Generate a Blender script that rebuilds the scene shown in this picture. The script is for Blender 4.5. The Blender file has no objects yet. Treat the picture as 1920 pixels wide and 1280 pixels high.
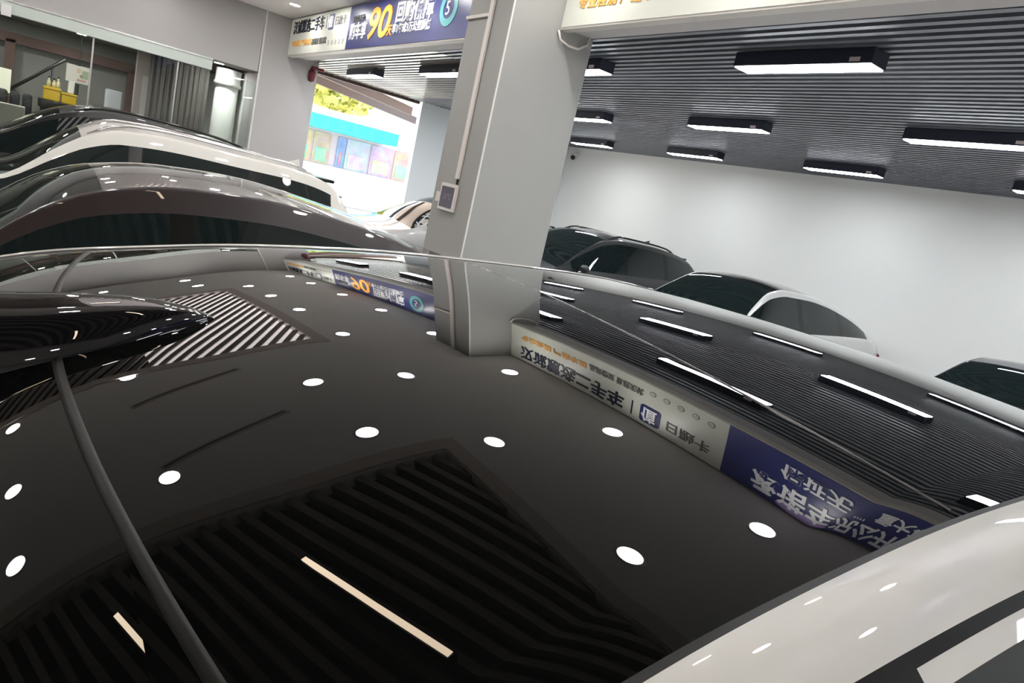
import bpy, bmesh, math, random
from mathutils import Vector, Matrix

# ------------------------------------------------------------------ camera
SC = bpy.context.scene
COL = SC.collection
H0 = 1.93                                   # height of the phone above the floor
F_PX, ROLL, PITCH, YAW = 1300.0, math.radians(13.066), math.radians(11.433), math.radians(-52.65)
cy, sy, cp, sp = math.cos(YAW), math.sin(YAW), math.cos(PITCH), math.sin(PITCH)
w = Vector((sy * cp, cy * cp, -sp))
r0 = Vector((cy, -sy, 0)); u0 = r0.cross(w)
r = r0 * math.cos(ROLL) + u0 * math.sin(ROLL)
u = -r0 * math.sin(ROLL) + u0 * math.cos(ROLL)
cam_data = bpy.data.cameras.new('camera')
cam_data.sensor_width = 36.0
cam_data.lens = F_PX / 1920 * 36.0
cam_data.clip_start = 0.02
cam_data.clip_end = 300
cam = bpy.data.objects.new('camera', cam_data); COL.objects.link(cam)
M3 = Matrix((r, u, -w)).transposed()
cam.matrix_world = Matrix.Translation((0, 0, H0)) @ M3.to_4x4()
SC.camera = cam

# ------------------------------------------------------------------ world, sun, exposure
SC.view_settings.view_transform = 'Standard'
SC.view_settings.look = 'None'
SC.view_settings.gamma = 1.0
SC.view_settings.use_curve_mapping = False
SC.view_settings.exposure = 0.62
wd = bpy.data.worlds.new('daylight_sky'); SC.world = wd; wd.use_nodes = True
bg = wd.node_tree.nodes['Background']
bg.inputs[0].default_value = (0.80, 0.90, 1.0, 1); bg.inputs[1].default_value = 2.6
sun_d = bpy.data.lights.new('sun', 'SUN'); sun_d.energy = 14.0; sun_d.angle = 0.02; sun_d.color = (1, .95, .86)
sun = bpy.data.objects.new('sun', sun_d); COL.objects.link(sun)
sun.rotation_euler = Vector((0.72, -0.40, -0.55)).to_track_quat('-Z', 'Y').to_euler()
DOWNLIGHT_E, LINEAR_E, RECESS_E, SIGN_E = 105.0, 28.0, 14.0, 0.09

# ------------------------------------------------------------------ helpers
def nodes_of(m):
    m.use_nodes = True
    return m.node_tree, m.node_tree.nodes['Principled BSDF']
def mat(name, col, rough=.5, metal=0., coat=0., coat_rough=.03, emis=None, estr=0., spec=.5, ior=1.5, bump=0., bscale=60., vary=0., vscale=4.):
    m = bpy.data.materials.new(name); t, b = nodes_of(m)
    b.inputs['Base Color'].default_value = (*col, 1); b.inputs['Roughness'].default_value = rough
    b.inputs['Metallic'].default_value = metal; b.inputs['Coat Weight'].default_value = coat
    b.inputs['Coat Roughness'].default_value = coat_rough; b.inputs['IOR'].default_value = ior
    b.inputs['Specular IOR Level'].default_value = spec
    if emis:
        b.inputs['Emission Color'].default_value = (*emis, 1); b.inputs['Emission Strength'].default_value = estr
    if bump or vary:
        tc = t.nodes.new('ShaderNodeTexCoord')
        if bump:
            n = t.nodes.new('ShaderNodeTexNoise'); n.inputs['Scale'].default_value = bscale; n.inputs['Detail'].default_value = 3
            t.links.new(tc.outputs['Object'], n.inputs['Vector'])
            bp = t.nodes.new('ShaderNodeBump'); bp.inputs['Strength'].default_value = bump; bp.inputs['Distance'].default_value = .01
            t.links.new(n.outputs['Fac'], bp.inputs['Height']); t.links.new(bp.outputs['Normal'], b.inputs['Normal'])
        if vary:
            n2 = t.nodes.new('ShaderNodeTexNoise'); n2.inputs['Scale'].default_value = vscale; n2.inputs['Detail'].default_value = 4
            t.links.new(tc.outputs['Object'], n2.inputs['Vector'])
            mr = t.nodes.new('ShaderNodeMix'); mr.data_type = 'RGBA'
            mr.inputs['A'].default_value = (*[c * (1 - vary) for c in col], 1)
            mr.inputs['B'].default_value = (*[min(1, c * (1 + vary)) for c in col], 1)
            t.links.new(n2.outputs['Fac'], mr.inputs['Factor']); t.links.new(mr.outputs['Result'], b.inputs['Base Color'])
    return m
def glass_mat(name, tint, gloss_ior=1.5):
    m = bpy.data.materials.new(name); m.use_nodes = True; t = m.node_tree; t.nodes.clear()
    out = t.nodes.new('ShaderNodeOutputMaterial'); mix = t.nodes.new('ShaderNodeMixShader')
    tr = t.nodes.new('ShaderNodeBsdfTransparent'); tr.inputs[0].default_value = (*tint, 1)
    gl = t.nodes.new('ShaderNodeBsdfGlossy'); gl.inputs['Roughness'].default_value = 0.0
    fr = t.nodes.new('ShaderNodeFresnel'); fr.inputs[0].default_value = gloss_ior
    t.links.new(fr.outputs[0], mix.inputs[0]); t.links.new(tr.outputs[0], mix.inputs[1]); t.links.new(gl.outputs[0], mix.inputs[2])
    t.links.new(mix.outputs[0], out.inputs[0])
    return m
class MB:
    def __init__(s): s.v = []; s.f = []
    def box(s, x0, x1, y0, y1, z0, z1, rot=0., at=None):
        n = len(s.v)
        pts = [Vector((x, y, z)) for z in (z0, z1) for y in (y0, y1) for x in (x0, x1)]
        if rot or at:
            R = Matrix.Rotation(rot, 3, 'Z'); a = Vector(at or (0, 0, 0))
            pts = [R @ p + a for p in pts]
        s.v += pts
        s.f += [tuple(n + i for i in q) for q in ((0, 2, 3, 1), (4, 5, 7, 6), (0, 1, 5, 4), (2, 6, 7, 3), (0, 4, 6, 2), (1, 3, 7, 5))]
        return s
    def quad(s, *pts):
        n = len(s.v); s.v += [Vector(p) for p in pts]; s.f.append(tuple(range(n, n + len(pts)))); return s
    def cyl(s, c, axis, rad, h, seg=24, rad2=None, caps=True):
        c = Vector(c); ax = Vector(axis).normalized(); q = ax.to_track_quat('Z', 'Y')
        r2 = rad if rad2 is None else rad2; n = len(s.v)
        for k in range(seg):
            a = 2 * math.pi * k / seg; s.v.append(c + q @ Vector((rad * math.cos(a), rad * math.sin(a), 0)))
        for k in range(seg):
            a = 2 * math.pi * k / seg; s.v.append(c + q @ Vector((r2 * math.cos(a), r2 * math.sin(a), h)))
        for k in range(seg):
            k2 = (k + 1) % seg; s.f.append((n + k, n + k2, n + seg + k2, n + seg + k))
        if caps:
            s.f.append(tuple(n + k for k in reversed(range(seg)))); s.f.append(tuple(n + seg + k for k in range(seg)))
        return s
    def lathe(s, c, axis, prof, seg=32):
        c = Vector(c); q = Vector(axis).normalized().to_track_quat('Z', 'Y'); n = len(s.v)
        for (rr, h) in prof:
            for k in range(seg):
                a = 2 * math.pi * k / seg; s.v.append(c + q @ Vector((rr * math.cos(a), rr * math.sin(a), h)))
        for i in range(len(prof) - 1):
            for k in range(seg):
                k2 = (k + 1) % seg
                s.f.append((n + i * seg + k, n + i * seg + k2, n + (i + 1) * seg + k2, n + (i + 1) * seg + k))
        return s
    def tube(s, pts, rad, seg=8):
        pts = [Vector(p) for p in pts]; n = len(s.v)
        for i, p in enumerate(pts):
            d = (pts[min(i + 1, len(pts) - 1)] - pts[max(i - 1, 0)]).normalized(); q = d.to_track_quat('Z', 'Y')
            for k in range(seg):
                a = 2 * math.pi * k / seg; s.v.append(p + q @ Vector((rad * math.cos(a), rad * math.sin(a), 0)))
        for i in range(len(pts) - 1):
            for k in range(seg):
                k2 = (k + 1) % seg
                s.f.append((n + i * seg + k, n + i * seg + k2, n + (i + 1) * seg + k2, n + (i + 1) * seg + k))
        s.f.append(tuple(n + k for k in reversed(range(seg)))); m = n + (len(pts) - 1) * seg
        s.f.append(tuple(m + k for k in range(seg)))
        return s
    def ell(s, c, rx, ry, rz, seg=16, rings=10):
        n = len(s.v); c = Vector(c)
        for i in range(rings + 1):
            th = math.pi * i / rings
            for k in range(seg):
                a = 2 * math.pi * k / seg
                s.v.append(c + Vector((rx * math.sin(th) * math.cos(a), ry * math.sin(th) * math.sin(a), rz * math.cos(th))))
        for i in range(rings):
            for k in range(seg):
                k2 = (k + 1) % seg
                s.f.append((n + i * seg + k, n + (i + 1) * seg + k, n + (i + 1) * seg + k2, n + i * seg + k2))
        return s
    def build(s, name, m, parent=None, smooth=False, bevel=0., off=None):
        me = bpy.data.meshes.new(name)
        o_ = Vector(off) if off else Vector((0, 0, 0))
        me.from_pydata([tuple(p - o_) for p in s.v], [], s.f); me.validate()
        bm = bmesh.new(); bm.from_mesh(me)
        bmesh.ops.remove_doubles(bm, verts=bm.verts, dist=1e-5)
        bmesh.ops.recalc_face_normals(bm, faces=bm.faces)
        bm.to_mesh(me); bm.free()
        me.materials.append(m)
        if smooth: me.polygons.foreach_set('use_smooth', [True] * len(me.polygons))
        o = bpy.data.objects.new(name, me); COL.objects.link(o)
        if parent: o.parent = parent
        if bevel:
            b = o.modifiers.new('edge', 'BEVEL'); b.width = bevel; b.segments = 2; b.limit_method = 'ANGLE'
        return o
def tag(o, label, cat, group=None):
    o['label'] = label; o['category'] = cat
    if group: o['group'] = group
    return o
def struct(o): o['kind'] = 'structure'; return o
def empty(name, loc, label, cat, group=None, rz=0.):
    e = bpy.data.objects.new(name, None); COL.objects.link(e); e.location = loc; e.rotation_euler = (0, 0, rz)
    e.empty_display_size = .1
    return tag(e, label, cat, group)
def copy_tree(o, parent=None):
    c = o.copy(); COL.objects.link(c); c.parent = parent
    for ch in list(o.children): copy_tree(ch, c)
    return c
def text(name, body, size, m, parent, x, z, y, width=None, shear=0., align='LEFT', extrude=.004, bold=0.):
    """Raised lettering that faces -Y, its left end (or centre) at x, baseline at z."""
    cu = bpy.data.curves.new('lettering', 'FONT'); cu.body = body; cu.size = size; cu.shear = shear; cu.align_x = align
    cu.extrude = extrude; cu.offset = bold; cu.resolution_u = 3
    t = bpy.data.objects.new('lettering', cu); COL.objects.link(t)
    dg = bpy.context.evaluated_depsgraph_get(); dg.update()
    me = bpy.data.meshes.new_from_object(t.evaluated_get(dg))
    bpy.data.objects.remove(t); bpy.data.curves.remove(cu)
    if width:
        xs = [v.co.x for v in me.vertices]; k = width / (max(xs) - min(xs))
        for v in me.vertices: v.co.x *= k
    for v in me.vertices: v.co = Vector((v.co.x, -v.co.z, v.co.y))
    me.materials.clear(); me.materials.append(m)
    o = bpy.data.objects.new(name, me); COL.objects.link(o); o.parent = parent
    o.location = (x, y, z)
    return o
def natspline(K, V):
    n = len(K); h = [K[i + 1] - K[i] for i in range(n - 1)]
    a = [0.] * n; b = [1.] * n; c = [0.] * n; d = [0.] * n
    for i in range(1, n - 1):
        a[i] = h[i - 1]; b[i] = 2 * (h[i - 1] + h[i]); c[i] = h[i]; d[i] = 6 * ((V[i + 1] - V[i]) / h[i] - (V[i] - V[i - 1]) / h[i - 1])
    for i in range(1, n):
        k = a[i] / b[i - 1]; b[i] -= k * c[i - 1]; d[i] -= k * d[i - 1]
    M = [0.] * n; M[-1] = d[-1] / b[-1]
    for i in range(n - 2, -1, -1): M[i] = (d[i] - c[i] * M[i + 1]) / b[i]
    def f(x):
        if x <= K[0]:
            s_ = (V[1] - V[0]) / h[0] - M[1] * h[0] / 6; return V[0] + s_ * (x - K[0])
        if x >= K[-1]:
            s_ = (V[-1] - V[-2]) / h[-1] + M[-2] * h[-1] / 6; return V[-1] + s_ * (x - K[-1])
        i = max(j for j in range(n - 1) if K[j] <= x)
        A = (K[i + 1] - x) / h[i]; B = 1 - A
        return A * V[i] + B * V[i + 1] + ((A ** 3 - A) * M[i] + (B ** 3 - B) * M[i + 1]) * h[i] ** 2 / 6
    return f
def pchip(P):
    xs = [p[0] for p in P]; ys = [p[1] for p in P]; n = len(xs)
    h = [xs[i + 1] - xs[i] for i in range(n - 1)]; d = [(ys[i + 1] - ys[i]) / h[i] for i in range(n - 1)]
    m = [0.] * n; m[0] = d[0]; m[-1] = d[-1]
    for i in range(1, n - 1):
        if d[i - 1] * d[i] > 0:
            w1 = 2 * h[i] + h[i - 1]; w2 = h[i] + 2 * h[i - 1]; m[i] = (w1 + w2) / (w1 / d[i - 1] + w2 / d[i])
    def f(x):
        if x <= xs[0]: return ys[0]
        if x >= xs[-1]: return ys[-1]
        i = max(j for j in range(n - 1) if xs[j] <= x); t = (x - xs[i]) / h[i]
        return ((2 * t ** 3 - 3 * t * t + 1) * ys[i] + (t ** 3 - 2 * t * t + t) * h[i] * m[i] + (-2 * t ** 3 + 3 * t * t) * ys[i + 1] + (t ** 3 - t * t) * h[i] * m[i + 1])
    return f

# ------------------------------------------------------------------ materials
m_ceil = mat('ceiling_paint', (.82, .785, .765), .9, vary=.03, vscale=.6)
m_wall = mat('wall_paint_grey', (.46, .445, .44), .85, vary=.03, vscale=.8)
m_white = mat('wall_paint_white', (.86, .86, .835), .85, vary=.02, vscale=.7)
m_col = mat('column_panel', (.37, .37, .355), .55, vary=.04, vscale=3, bump=.05, bscale=200)
m_floor = mat('floor_tile', (.72, .705, .68), .18, vary=.05, vscale=2)
m_slat = mat('dark_slat', (.15, .16, .185), .31, spec=.5)
m_slat_gloss = mat('bronze_slat', (.26, .215, .20), .4, metal=.3)
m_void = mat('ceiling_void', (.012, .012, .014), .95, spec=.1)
m_trim = mat('recess_trim', (.62, .53, .50), .6)
m_down = mat('downlight_diffuser', (.9, .9, .9), .5, emis=(1, .98, .95), estr=DOWNLIGHT_E)
m_ring = mat('downlight_ring', (.75, .74, .72), .4)
m_lin = mat('linear_diffuser', (.9, .9, .9), .5, emis=(.93, .97, 1.0), estr=LINEAR_E)
m_warm = mat('warm_linear_diffuser', (.9, .9, .9), .5, emis=(1.0, .80, .58), estr=RECESS_E)
m_housing = mat('lamp_housing', (.012, .016, .035), .45)
m_black = mat('black_plastic', (.012, .012, .013), .45)
m_rubber = mat('tyre_rubber', (.015, .015, .015), .8)
m_alloy = mat('alloy_rim', (.5, .5, .52), .3, metal=.9)
m_chrome = mat('satin_chrome', (.75, .75, .74), .2, metal=.9)
m_pvc = mat('white_trunking', (.78, .73, .69), .5)
m_signw = mat('sign_white_film', (.60, .61, .54), .4, emis=(.95, .95, .84), estr=SIGN_E)
m_signb = mat('sign_blue_film', (.035, .04, .16), .35, emis=(.05, .06, .28), estr=SIGN_E)
m_case = mat('sign_casing', (.60, .57, .53), .5)
m_ink = mat('navy_ink', (.012, .014, .04), .5)
m_greyink = mat('grey_ink', (.16, .16, .15), .5)
m_orange = mat('orange_ink', (.75, .40, .10), .5, emis=(.9, .45, .1), estr=SIGN_E)
m_yellowo = mat('gold_numeral', (.90, .42, .04), .4, emis=(1, .5, .06), estr=SIGN_E * 2)
m_wtext = mat('white_ink', (.85, .85, .85), .4, emis=(1, 1, 1), estr=SIGN_E * 1.6)
m_teal = mat('teal_print', (.10, .38, .40), .4, emis=(.1, .5, .5), estr=SIGN_E)
m_cglass = mat('car_window_glass', (.010, .016, .016), .02)
m_rglass = mat('black_roof_glass', (.003, .0034, .0032), .006, coat=1., coat_rough=.004, ior=1.23)
m_rglass.node_tree.nodes['Principled BSDF'].inputs['Coat IOR'].default_value = 1.23
m_seam = mat('rubber_seal', (.006, .006, .006), .5, spec=.2)
m_pillar = mat('black_pillar_film', (.006, .006, .006), .2, spec=.4)
m_gloss_trim = mat('gloss_black_trim', (.02, .02, .02), .12)
def paint(name, c, metal=0., rough=.4): return mat(name, c, rough, metal=metal, coat=1., coat_rough=.015)
p_white = paint('pearl_white_paint', (.72, .71, .68)); p_white2 = paint('white_paint', (.74, .72, .67))
p_black = paint('black_paint', (.010, .011, .013)); p_black.node_tree.nodes['Principled BSDF'].inputs['Coat IOR'].default_value = 1.36
p_maroon = paint('dark_maroon_paint', (.014, .006, .008))
p_silver = paint('pale_silver_paint', (.52, .50, .48), .3); p_white3 = paint('solid_white_paint', (.72, .71, .70))
p_blue = paint('midnight_blue_paint', (.014, .018, .035))
p_maroon.node_tree.nodes['Principled BSDF'].inputs['Coat IOR'].default_value = 1.40
m_lampred = mat('tail_lamp', (.16, .01, .012), .1, coat=1.); m_lampclr = mat('head_lamp', (.55, .57, .6), .06, coat=1.)
m_pane = glass_mat('clear_partition_glass', (.92, .96, .94))

# ------------------------------------------------------------------ room shell
ZC = H0 + 2.147            # plaster ceiling of the near hall
YS = 2.98 * 1.28           # face of the light-box signs
XL = -13.34                # left wall
ZSL = H0 + 1.54            # underside of the dark slat ceiling
YW = 11.22                 # white far wall
XR, YB = 4.2, -6.0
struct(MB().box(-15.0, XR, YB, YW + .2, -.12, 0).build('floor', m_floor))
R1 = (-3.35, 1.2, -4.6, 1.77); R2 = (-10.30, -6.25, -4.6, 1.82)
c = MB()
c.box(XL, R2[0], YB, 4.0, ZC, ZC + .12); c.box(R2[1], R1[0], YB, 4.0, ZC, ZC + .12); c.box(R1[1], XR, YB, 4.0, ZC, ZC + .12)
for R in (R1, R2):
    c.box(R[0], R[1], R[3], 4.0, ZC, ZC + .12); c.box(R[0], R[1], YB, R[2], ZC, ZC + .12)
struct(c.build('ceiling', m_ceil))
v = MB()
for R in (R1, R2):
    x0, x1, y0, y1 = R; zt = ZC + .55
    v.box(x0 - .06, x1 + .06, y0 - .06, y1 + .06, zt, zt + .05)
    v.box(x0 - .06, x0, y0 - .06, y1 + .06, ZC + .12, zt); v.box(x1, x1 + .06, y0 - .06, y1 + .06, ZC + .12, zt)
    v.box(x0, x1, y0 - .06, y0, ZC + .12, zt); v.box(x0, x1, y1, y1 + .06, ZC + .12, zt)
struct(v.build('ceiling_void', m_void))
for k, R in enumerate((R1, R2)):
    x0, x1, y0, y1 = R; t = MB(); e = .14
    t.box(x0 - e, x0, y0 - e, y1 + e, ZC - .02, ZC - .001); t.box(x1, x1 + e, y0 - e, y1 + e, ZC - .02, ZC - .001)
    t.box(x0, x1, y1, y1 + e, ZC - .02, ZC - .001); t.box(x0, x1, y0 - e, y0, ZC - .02, ZC - .001)
    struct(t.build('trim_%d' % (k + 1), m_trim))
def diagonal_slats(name, R, ang, pitch, wid, zb, hgt, m):
    x0, x1, y0, y1 = R; d = Vector((math.cos(ang), math.sin(ang))); n = Vector((-d.y, d.x))
    cx_, cy_ = (x0 + x1) / 2, (y0 + y1) / 2; S = MB(); k = -120
    while k <= 120:
        o = Vector((cx_, cy_)) + n * (k * pitch); lo, hi = -1e9, 1e9
        for a, dd, mn, mx in ((o.x, d.x, x0, x1), (o.y, d.y, y0, y1)):
            t0, t1 = (mn - a) / dd, (mx - a) / dd
            lo = max(lo, min(t0, t1)); hi = min(hi, max(t0, t1))
        if hi - lo > .05:
            mid = o + d * (lo + hi) / 2; L = (hi - lo) / 2
            S.box(-L, L, -wid / 2, wid / 2, 0, hgt, rot=ang, at=(mid.x, mid.y, zb))
        k += 1
    return struct(S.build(name, m))
diagonal_slats('ceiling_slat_panel', R1, math.radians(19), .135, .055, ZC + .03, .09, m_slat_gloss)
diagonal_slats('ceiling_slat_panel', R2, math.radians(-30), .125, .066, ZC + .03, .014, m_slat_gloss)
m_lum = mat('luminous_ceiling_sheet', (.9, .88, .88), .6, emis=(1.0, .93, .93), estr=1.5)
lum = empty('luminous_panel', (-8.275, 1.06, ZC + .10), 'large lit ceiling panel above the slats of the recess by the glass partition', 'ceiling light')
for k in range(4): MB().box(-2.02 + k * 1.01, -2.02 + (k + 1) * 1.01 - .012, -.76, .755, 0, .03).build('light_sheet', m_lum, lum)
# dark slat ceiling of the far hall
s = MB(); s2 = MB(); y = 4.19
while y < YW - .05:
    x0 = -8.4 if y < 6.6 else -14.3
    s.box(x0, XR, y, y + .055, ZSL, ZSL + .075)
    if y < 6.6: s2.box(-14.3, -8.405, y, y + .055, ZSL, ZSL + .075)
    y += .12
struct(s.build('ceiling_slat_field', m_slat)); struct(s2.build('ceiling_slat_field', mat('daylit_slat', (.80, .76, .72), .14, metal=.8)))  # lighter polished copy of the slats, standing in for daylight glare by the exit
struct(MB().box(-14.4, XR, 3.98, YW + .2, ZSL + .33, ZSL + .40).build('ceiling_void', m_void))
# walls
struct(MB().box(-15.0, XR, YW, YW + .2, 0, 4.3).build('wall_far', m_white))
struct(MB().box(XR, XR + .15, YB, YW + .2, 0, 4.3).build('wall_right', m_wall))
struct(MB().box(-17.6, XR + .15, YB - .15, YB, 0, 4.3).build('wall_back', m_wall))
wl = MB()
wl.box(XL - .10, XL, YB, 3.36, 3.05, ZC + .12)          # above the glass partition
struct(wl.build('wall_left', m_wall))
struct(MB().box(-14.2, XL, 3.50, 4.405, 0, ZC + .12).build('wall_pier', m_wall))              # between the partition and the exit
struct(MB().box(-14.1, XL, 3.38, 3.50, 0, ZC + .12).build('wall_pier_edge', m_wall))
wl = MB()
wl.box(-14.35, -14.2, 7.02, YW, 0, 4.0)                  # end wall beyond the exit
wl.box(-14.35, -14.2, 4.405, 7.02, ZSL + .34, 4.0)
struct(wl.build('wall_end', mat('end_wall_paint', (.78, .83, .86), .8)))
struct(MB().box(XL, XL + .012, 3.37, 3.40, 0, ZC).build('trim_3', mat('corner_bead', (.72, .70, .66), .4)))
# beam between the halls and the column
struct(MB().box(-14.2, XR, YS + .10, 4.17, ZSL + .0, ZC + .3).build('beam', m_wall))
CX0, CX1, CY0, CY1 = -6.083, -5.352, 3.302, 4.215
colm = MB().box(CX0, CX1, CY0, CY1, 0, ZC).build('column', m_col, bevel=.006); struct(colm)
jt = MB().box(CX1 - .002, CX1 + .0015, CY0 + .012, CY1 - .01, H0 + .47, H0 + .473).build('panel_joint', mat('joint_grey', (.36, .36, .35), .7), colm)  # thin grey joint line across the column panel
eb = MB().box(CX1 - .010, CX1 + .002, CY0 - .002, CY0 + .010, 0, ZC - .002).build('corner_bead', mat('pale_corner_bead', (.80, .79, .75), .4), colm)

# ------------------------------------------------------------------ downlights
def downlight(x, y, label):
    e = empty('downlight', (x, y, ZC), label, 'ceiling light', 'round downlights of the plaster ceiling')
    MB().lathe((0, 0, 0), (0, 0, 1), [(.078, -.002), (.082, -.008), (.096, -.006), (.100, 0.)], 28).build('trim_ring', m_ring, e, True)
    MB().cyl((0, 0, -.006), (0, 0, 1), .078, .004, 28).build('diffuser', m_down, e)
    return e
rows = [(3.43, [-11.98, -10.77, -9.28, -7.85, -6.37, -4.80, -3.32, -1.88]),
        (2.23, [-10.5, -9.21, -7.9, -6.38, -4.82, -3.36, -1.94, -.5, 1.0]),  # last two are unseen, added to brighten the near car's right side
        (1.36, [-6.19, -4.95, -3.82]), (.02, [-6.10, -3.95]), (-1.30, [-5.96, -4.76, -3.83]), (-2.6, [-5.95, -4.85, -3.8]), (-3.9, [-5.95, -4.85, -3.8]), (1.0, [1.9, 3.1]), (-.4, [1.9, 3.1]), (-1.8, [1.9, 3.1]),  # right-wall pairs are unseen lamps, added to brighten the near car's side
        (1.64, [-12.5, -11.36]), (.3, [-12.3, -11.2]), (-1.2, [-12.3, -11.2]), (3.43, [-.4, 1.1])]  # last pair, toward the right wall, is unseen and added for light
rn = {3.43: 'row nearest the signs', 2.23: 'second row from signs', 1.36: 'third row, between slatted recesses',
      .02: 'fourth row, between slatted recesses', -1.30: 'fifth row, between slatted recesses', -2.6: 'sixth row', -3.9: 'seventh row',
      1.64: 'glass-side strip, pair nearest signs', .3: 'glass-side strip, middle pair', -1.2: 'glass-side strip, rear pair'}
ordn = ['first', 'second', 'third', 'fourth', 'fifth', 'sixth', 'seventh', 'eighth', 'ninth', 'tenth']
proto = None
for (yy, xs) in rows:
    for i, x in enumerate(xs):
        lab = 'round white downlight, %s from the glass partition, %s' % (ordn[i], rn.get(yy, ''))
        if x > 1.5: lab = 'added unseen downlight by the right wall, %s column, %s' % (('inner', 'outer')[i], {1.0: 'pair nearest the signs', -.4: 'second pair from the signs', -1.8: 'third pair from the signs'}[yy])
        if x > -1 and yy == 3.43: lab = 'added unseen downlight, %s from the right wall, %s' % (('second', 'first')[i], rn[yy])
        if proto is None: proto = downlight(x, yy, lab)
        else:
            o = copy_tree(proto); o.location = (x, yy, ZC); o['label'] = lab

# ------------------------------------------------------------------ linear lamps
def linear_lamp(x, y, z, L, wdt, rz, label, group, diff, name='linear_lamp'):
    e = empty(name, (x, y, z), label, 'ceiling lamp', group, rz)
    MB().box(-L / 2, L / 2, -wdt / 2, wdt / 2, .008, .115).build('housing', m_housing, e, bevel=.004)
    MB().box(-L / 2 + .012, L / 2 - .012, -wdt / 2 + .012, wdt / 2 - .012, 0, .010).build('diffuser', diff, e)
    return e
ZL = H0 + 1.42
GL = 'long linear lamps under the dark slat ceiling'
first = None
lamps = []
for ri, (yy, off) in enumerate(((4.78, -3.48), (7.22, -6.10), (9.80, -5.98))):
    for k in range(-4, 4):
        x = off + k * 2.86 + (0 if ri == 0 else 0)
        if -13.8 < x < 3.2: lamps.append((x, yy, ri))
rw = ['row nearest the sign beam', 'middle row', 'row along the white wall']
cnt = {}
for (x, yy, ri) in sorted(lamps, key=lambda t: (t[2], t[0])):
    cnt[ri] = cnt.get(ri, 0) + 1
    lab = 'black-cased linear lamp, lit white, %s from the street exit, %s' % (ordn[cnt[ri] - 1], rw[ri])
    if first is None:
        first = linear_lamp(x, yy, ZL, 1.18, .2, 0, lab, GL, m_lin)
        lb = MB().box(.42, .50, -.1015, -.100, .02, .05).build('rating_sticker', mat('sticker', (.75, .62, .62), .5), first)
    else:
        o = copy_tree(first); o.location = (x, yy, ZL); o['label'] = lab
g2 = 'slim lamps in the slatted recess above the white car'
a19 = math.radians(19)
l1 = linear_lamp(-2.18, .70, ZC - .10, 1.0, .055, a19, 'slim warm-lit linear lamp in slatted recess over the white car roof', g2, m_warm, 'slim_lamp')
for k, (x, yy) in enumerate(((-2.35, -.46), (.15, .62), (.3, -1.0), (-1.9, -2.0))):
    o = copy_tree(l1); o.location = (x, yy, ZC - .10)
    o['label'] = 'slim warm-lit linear lamp in near slatted recess, ' + ('just behind the one over the car roof', 'on the right wall side', 'on the right wall side, farther back', 'deepest toward the back wall')[k]
for k, (x, yy) in enumerate(((-8.3, .6), (-8.6, -1.2))):
    o = copy_tree(l1); o.location = (x, yy, ZC - .10); o.rotation_euler = (0, 0, math.radians(-30)); o['group'] = 'slim lamps in the far slatted recess'
    o['label'] = 'slim warm-lit linear lamp in slatted recess by the glass partition, ' + ('nearer the signs', 'farther from the signs')[k]
for k, (x0, yy) in enumerate(((-5.5, .45), (-4.3, .5))):
    e = empty('slot_vent', (x0, yy, ZC), 'slender ceiling slot vent between the recesses, ' + ('toward the glass partition', 'toward the white car')[k], 'air vent', 'slot vents in the plaster ceiling', math.radians(112))
    MB().box(-.55, .55, -.035, .035, -.008, 0).build('vent_frame', m_trim, e); MB().box(-.53, .53, -.015, .015, -.010, -.001).build('vent_slot', m_greyink, e)

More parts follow.
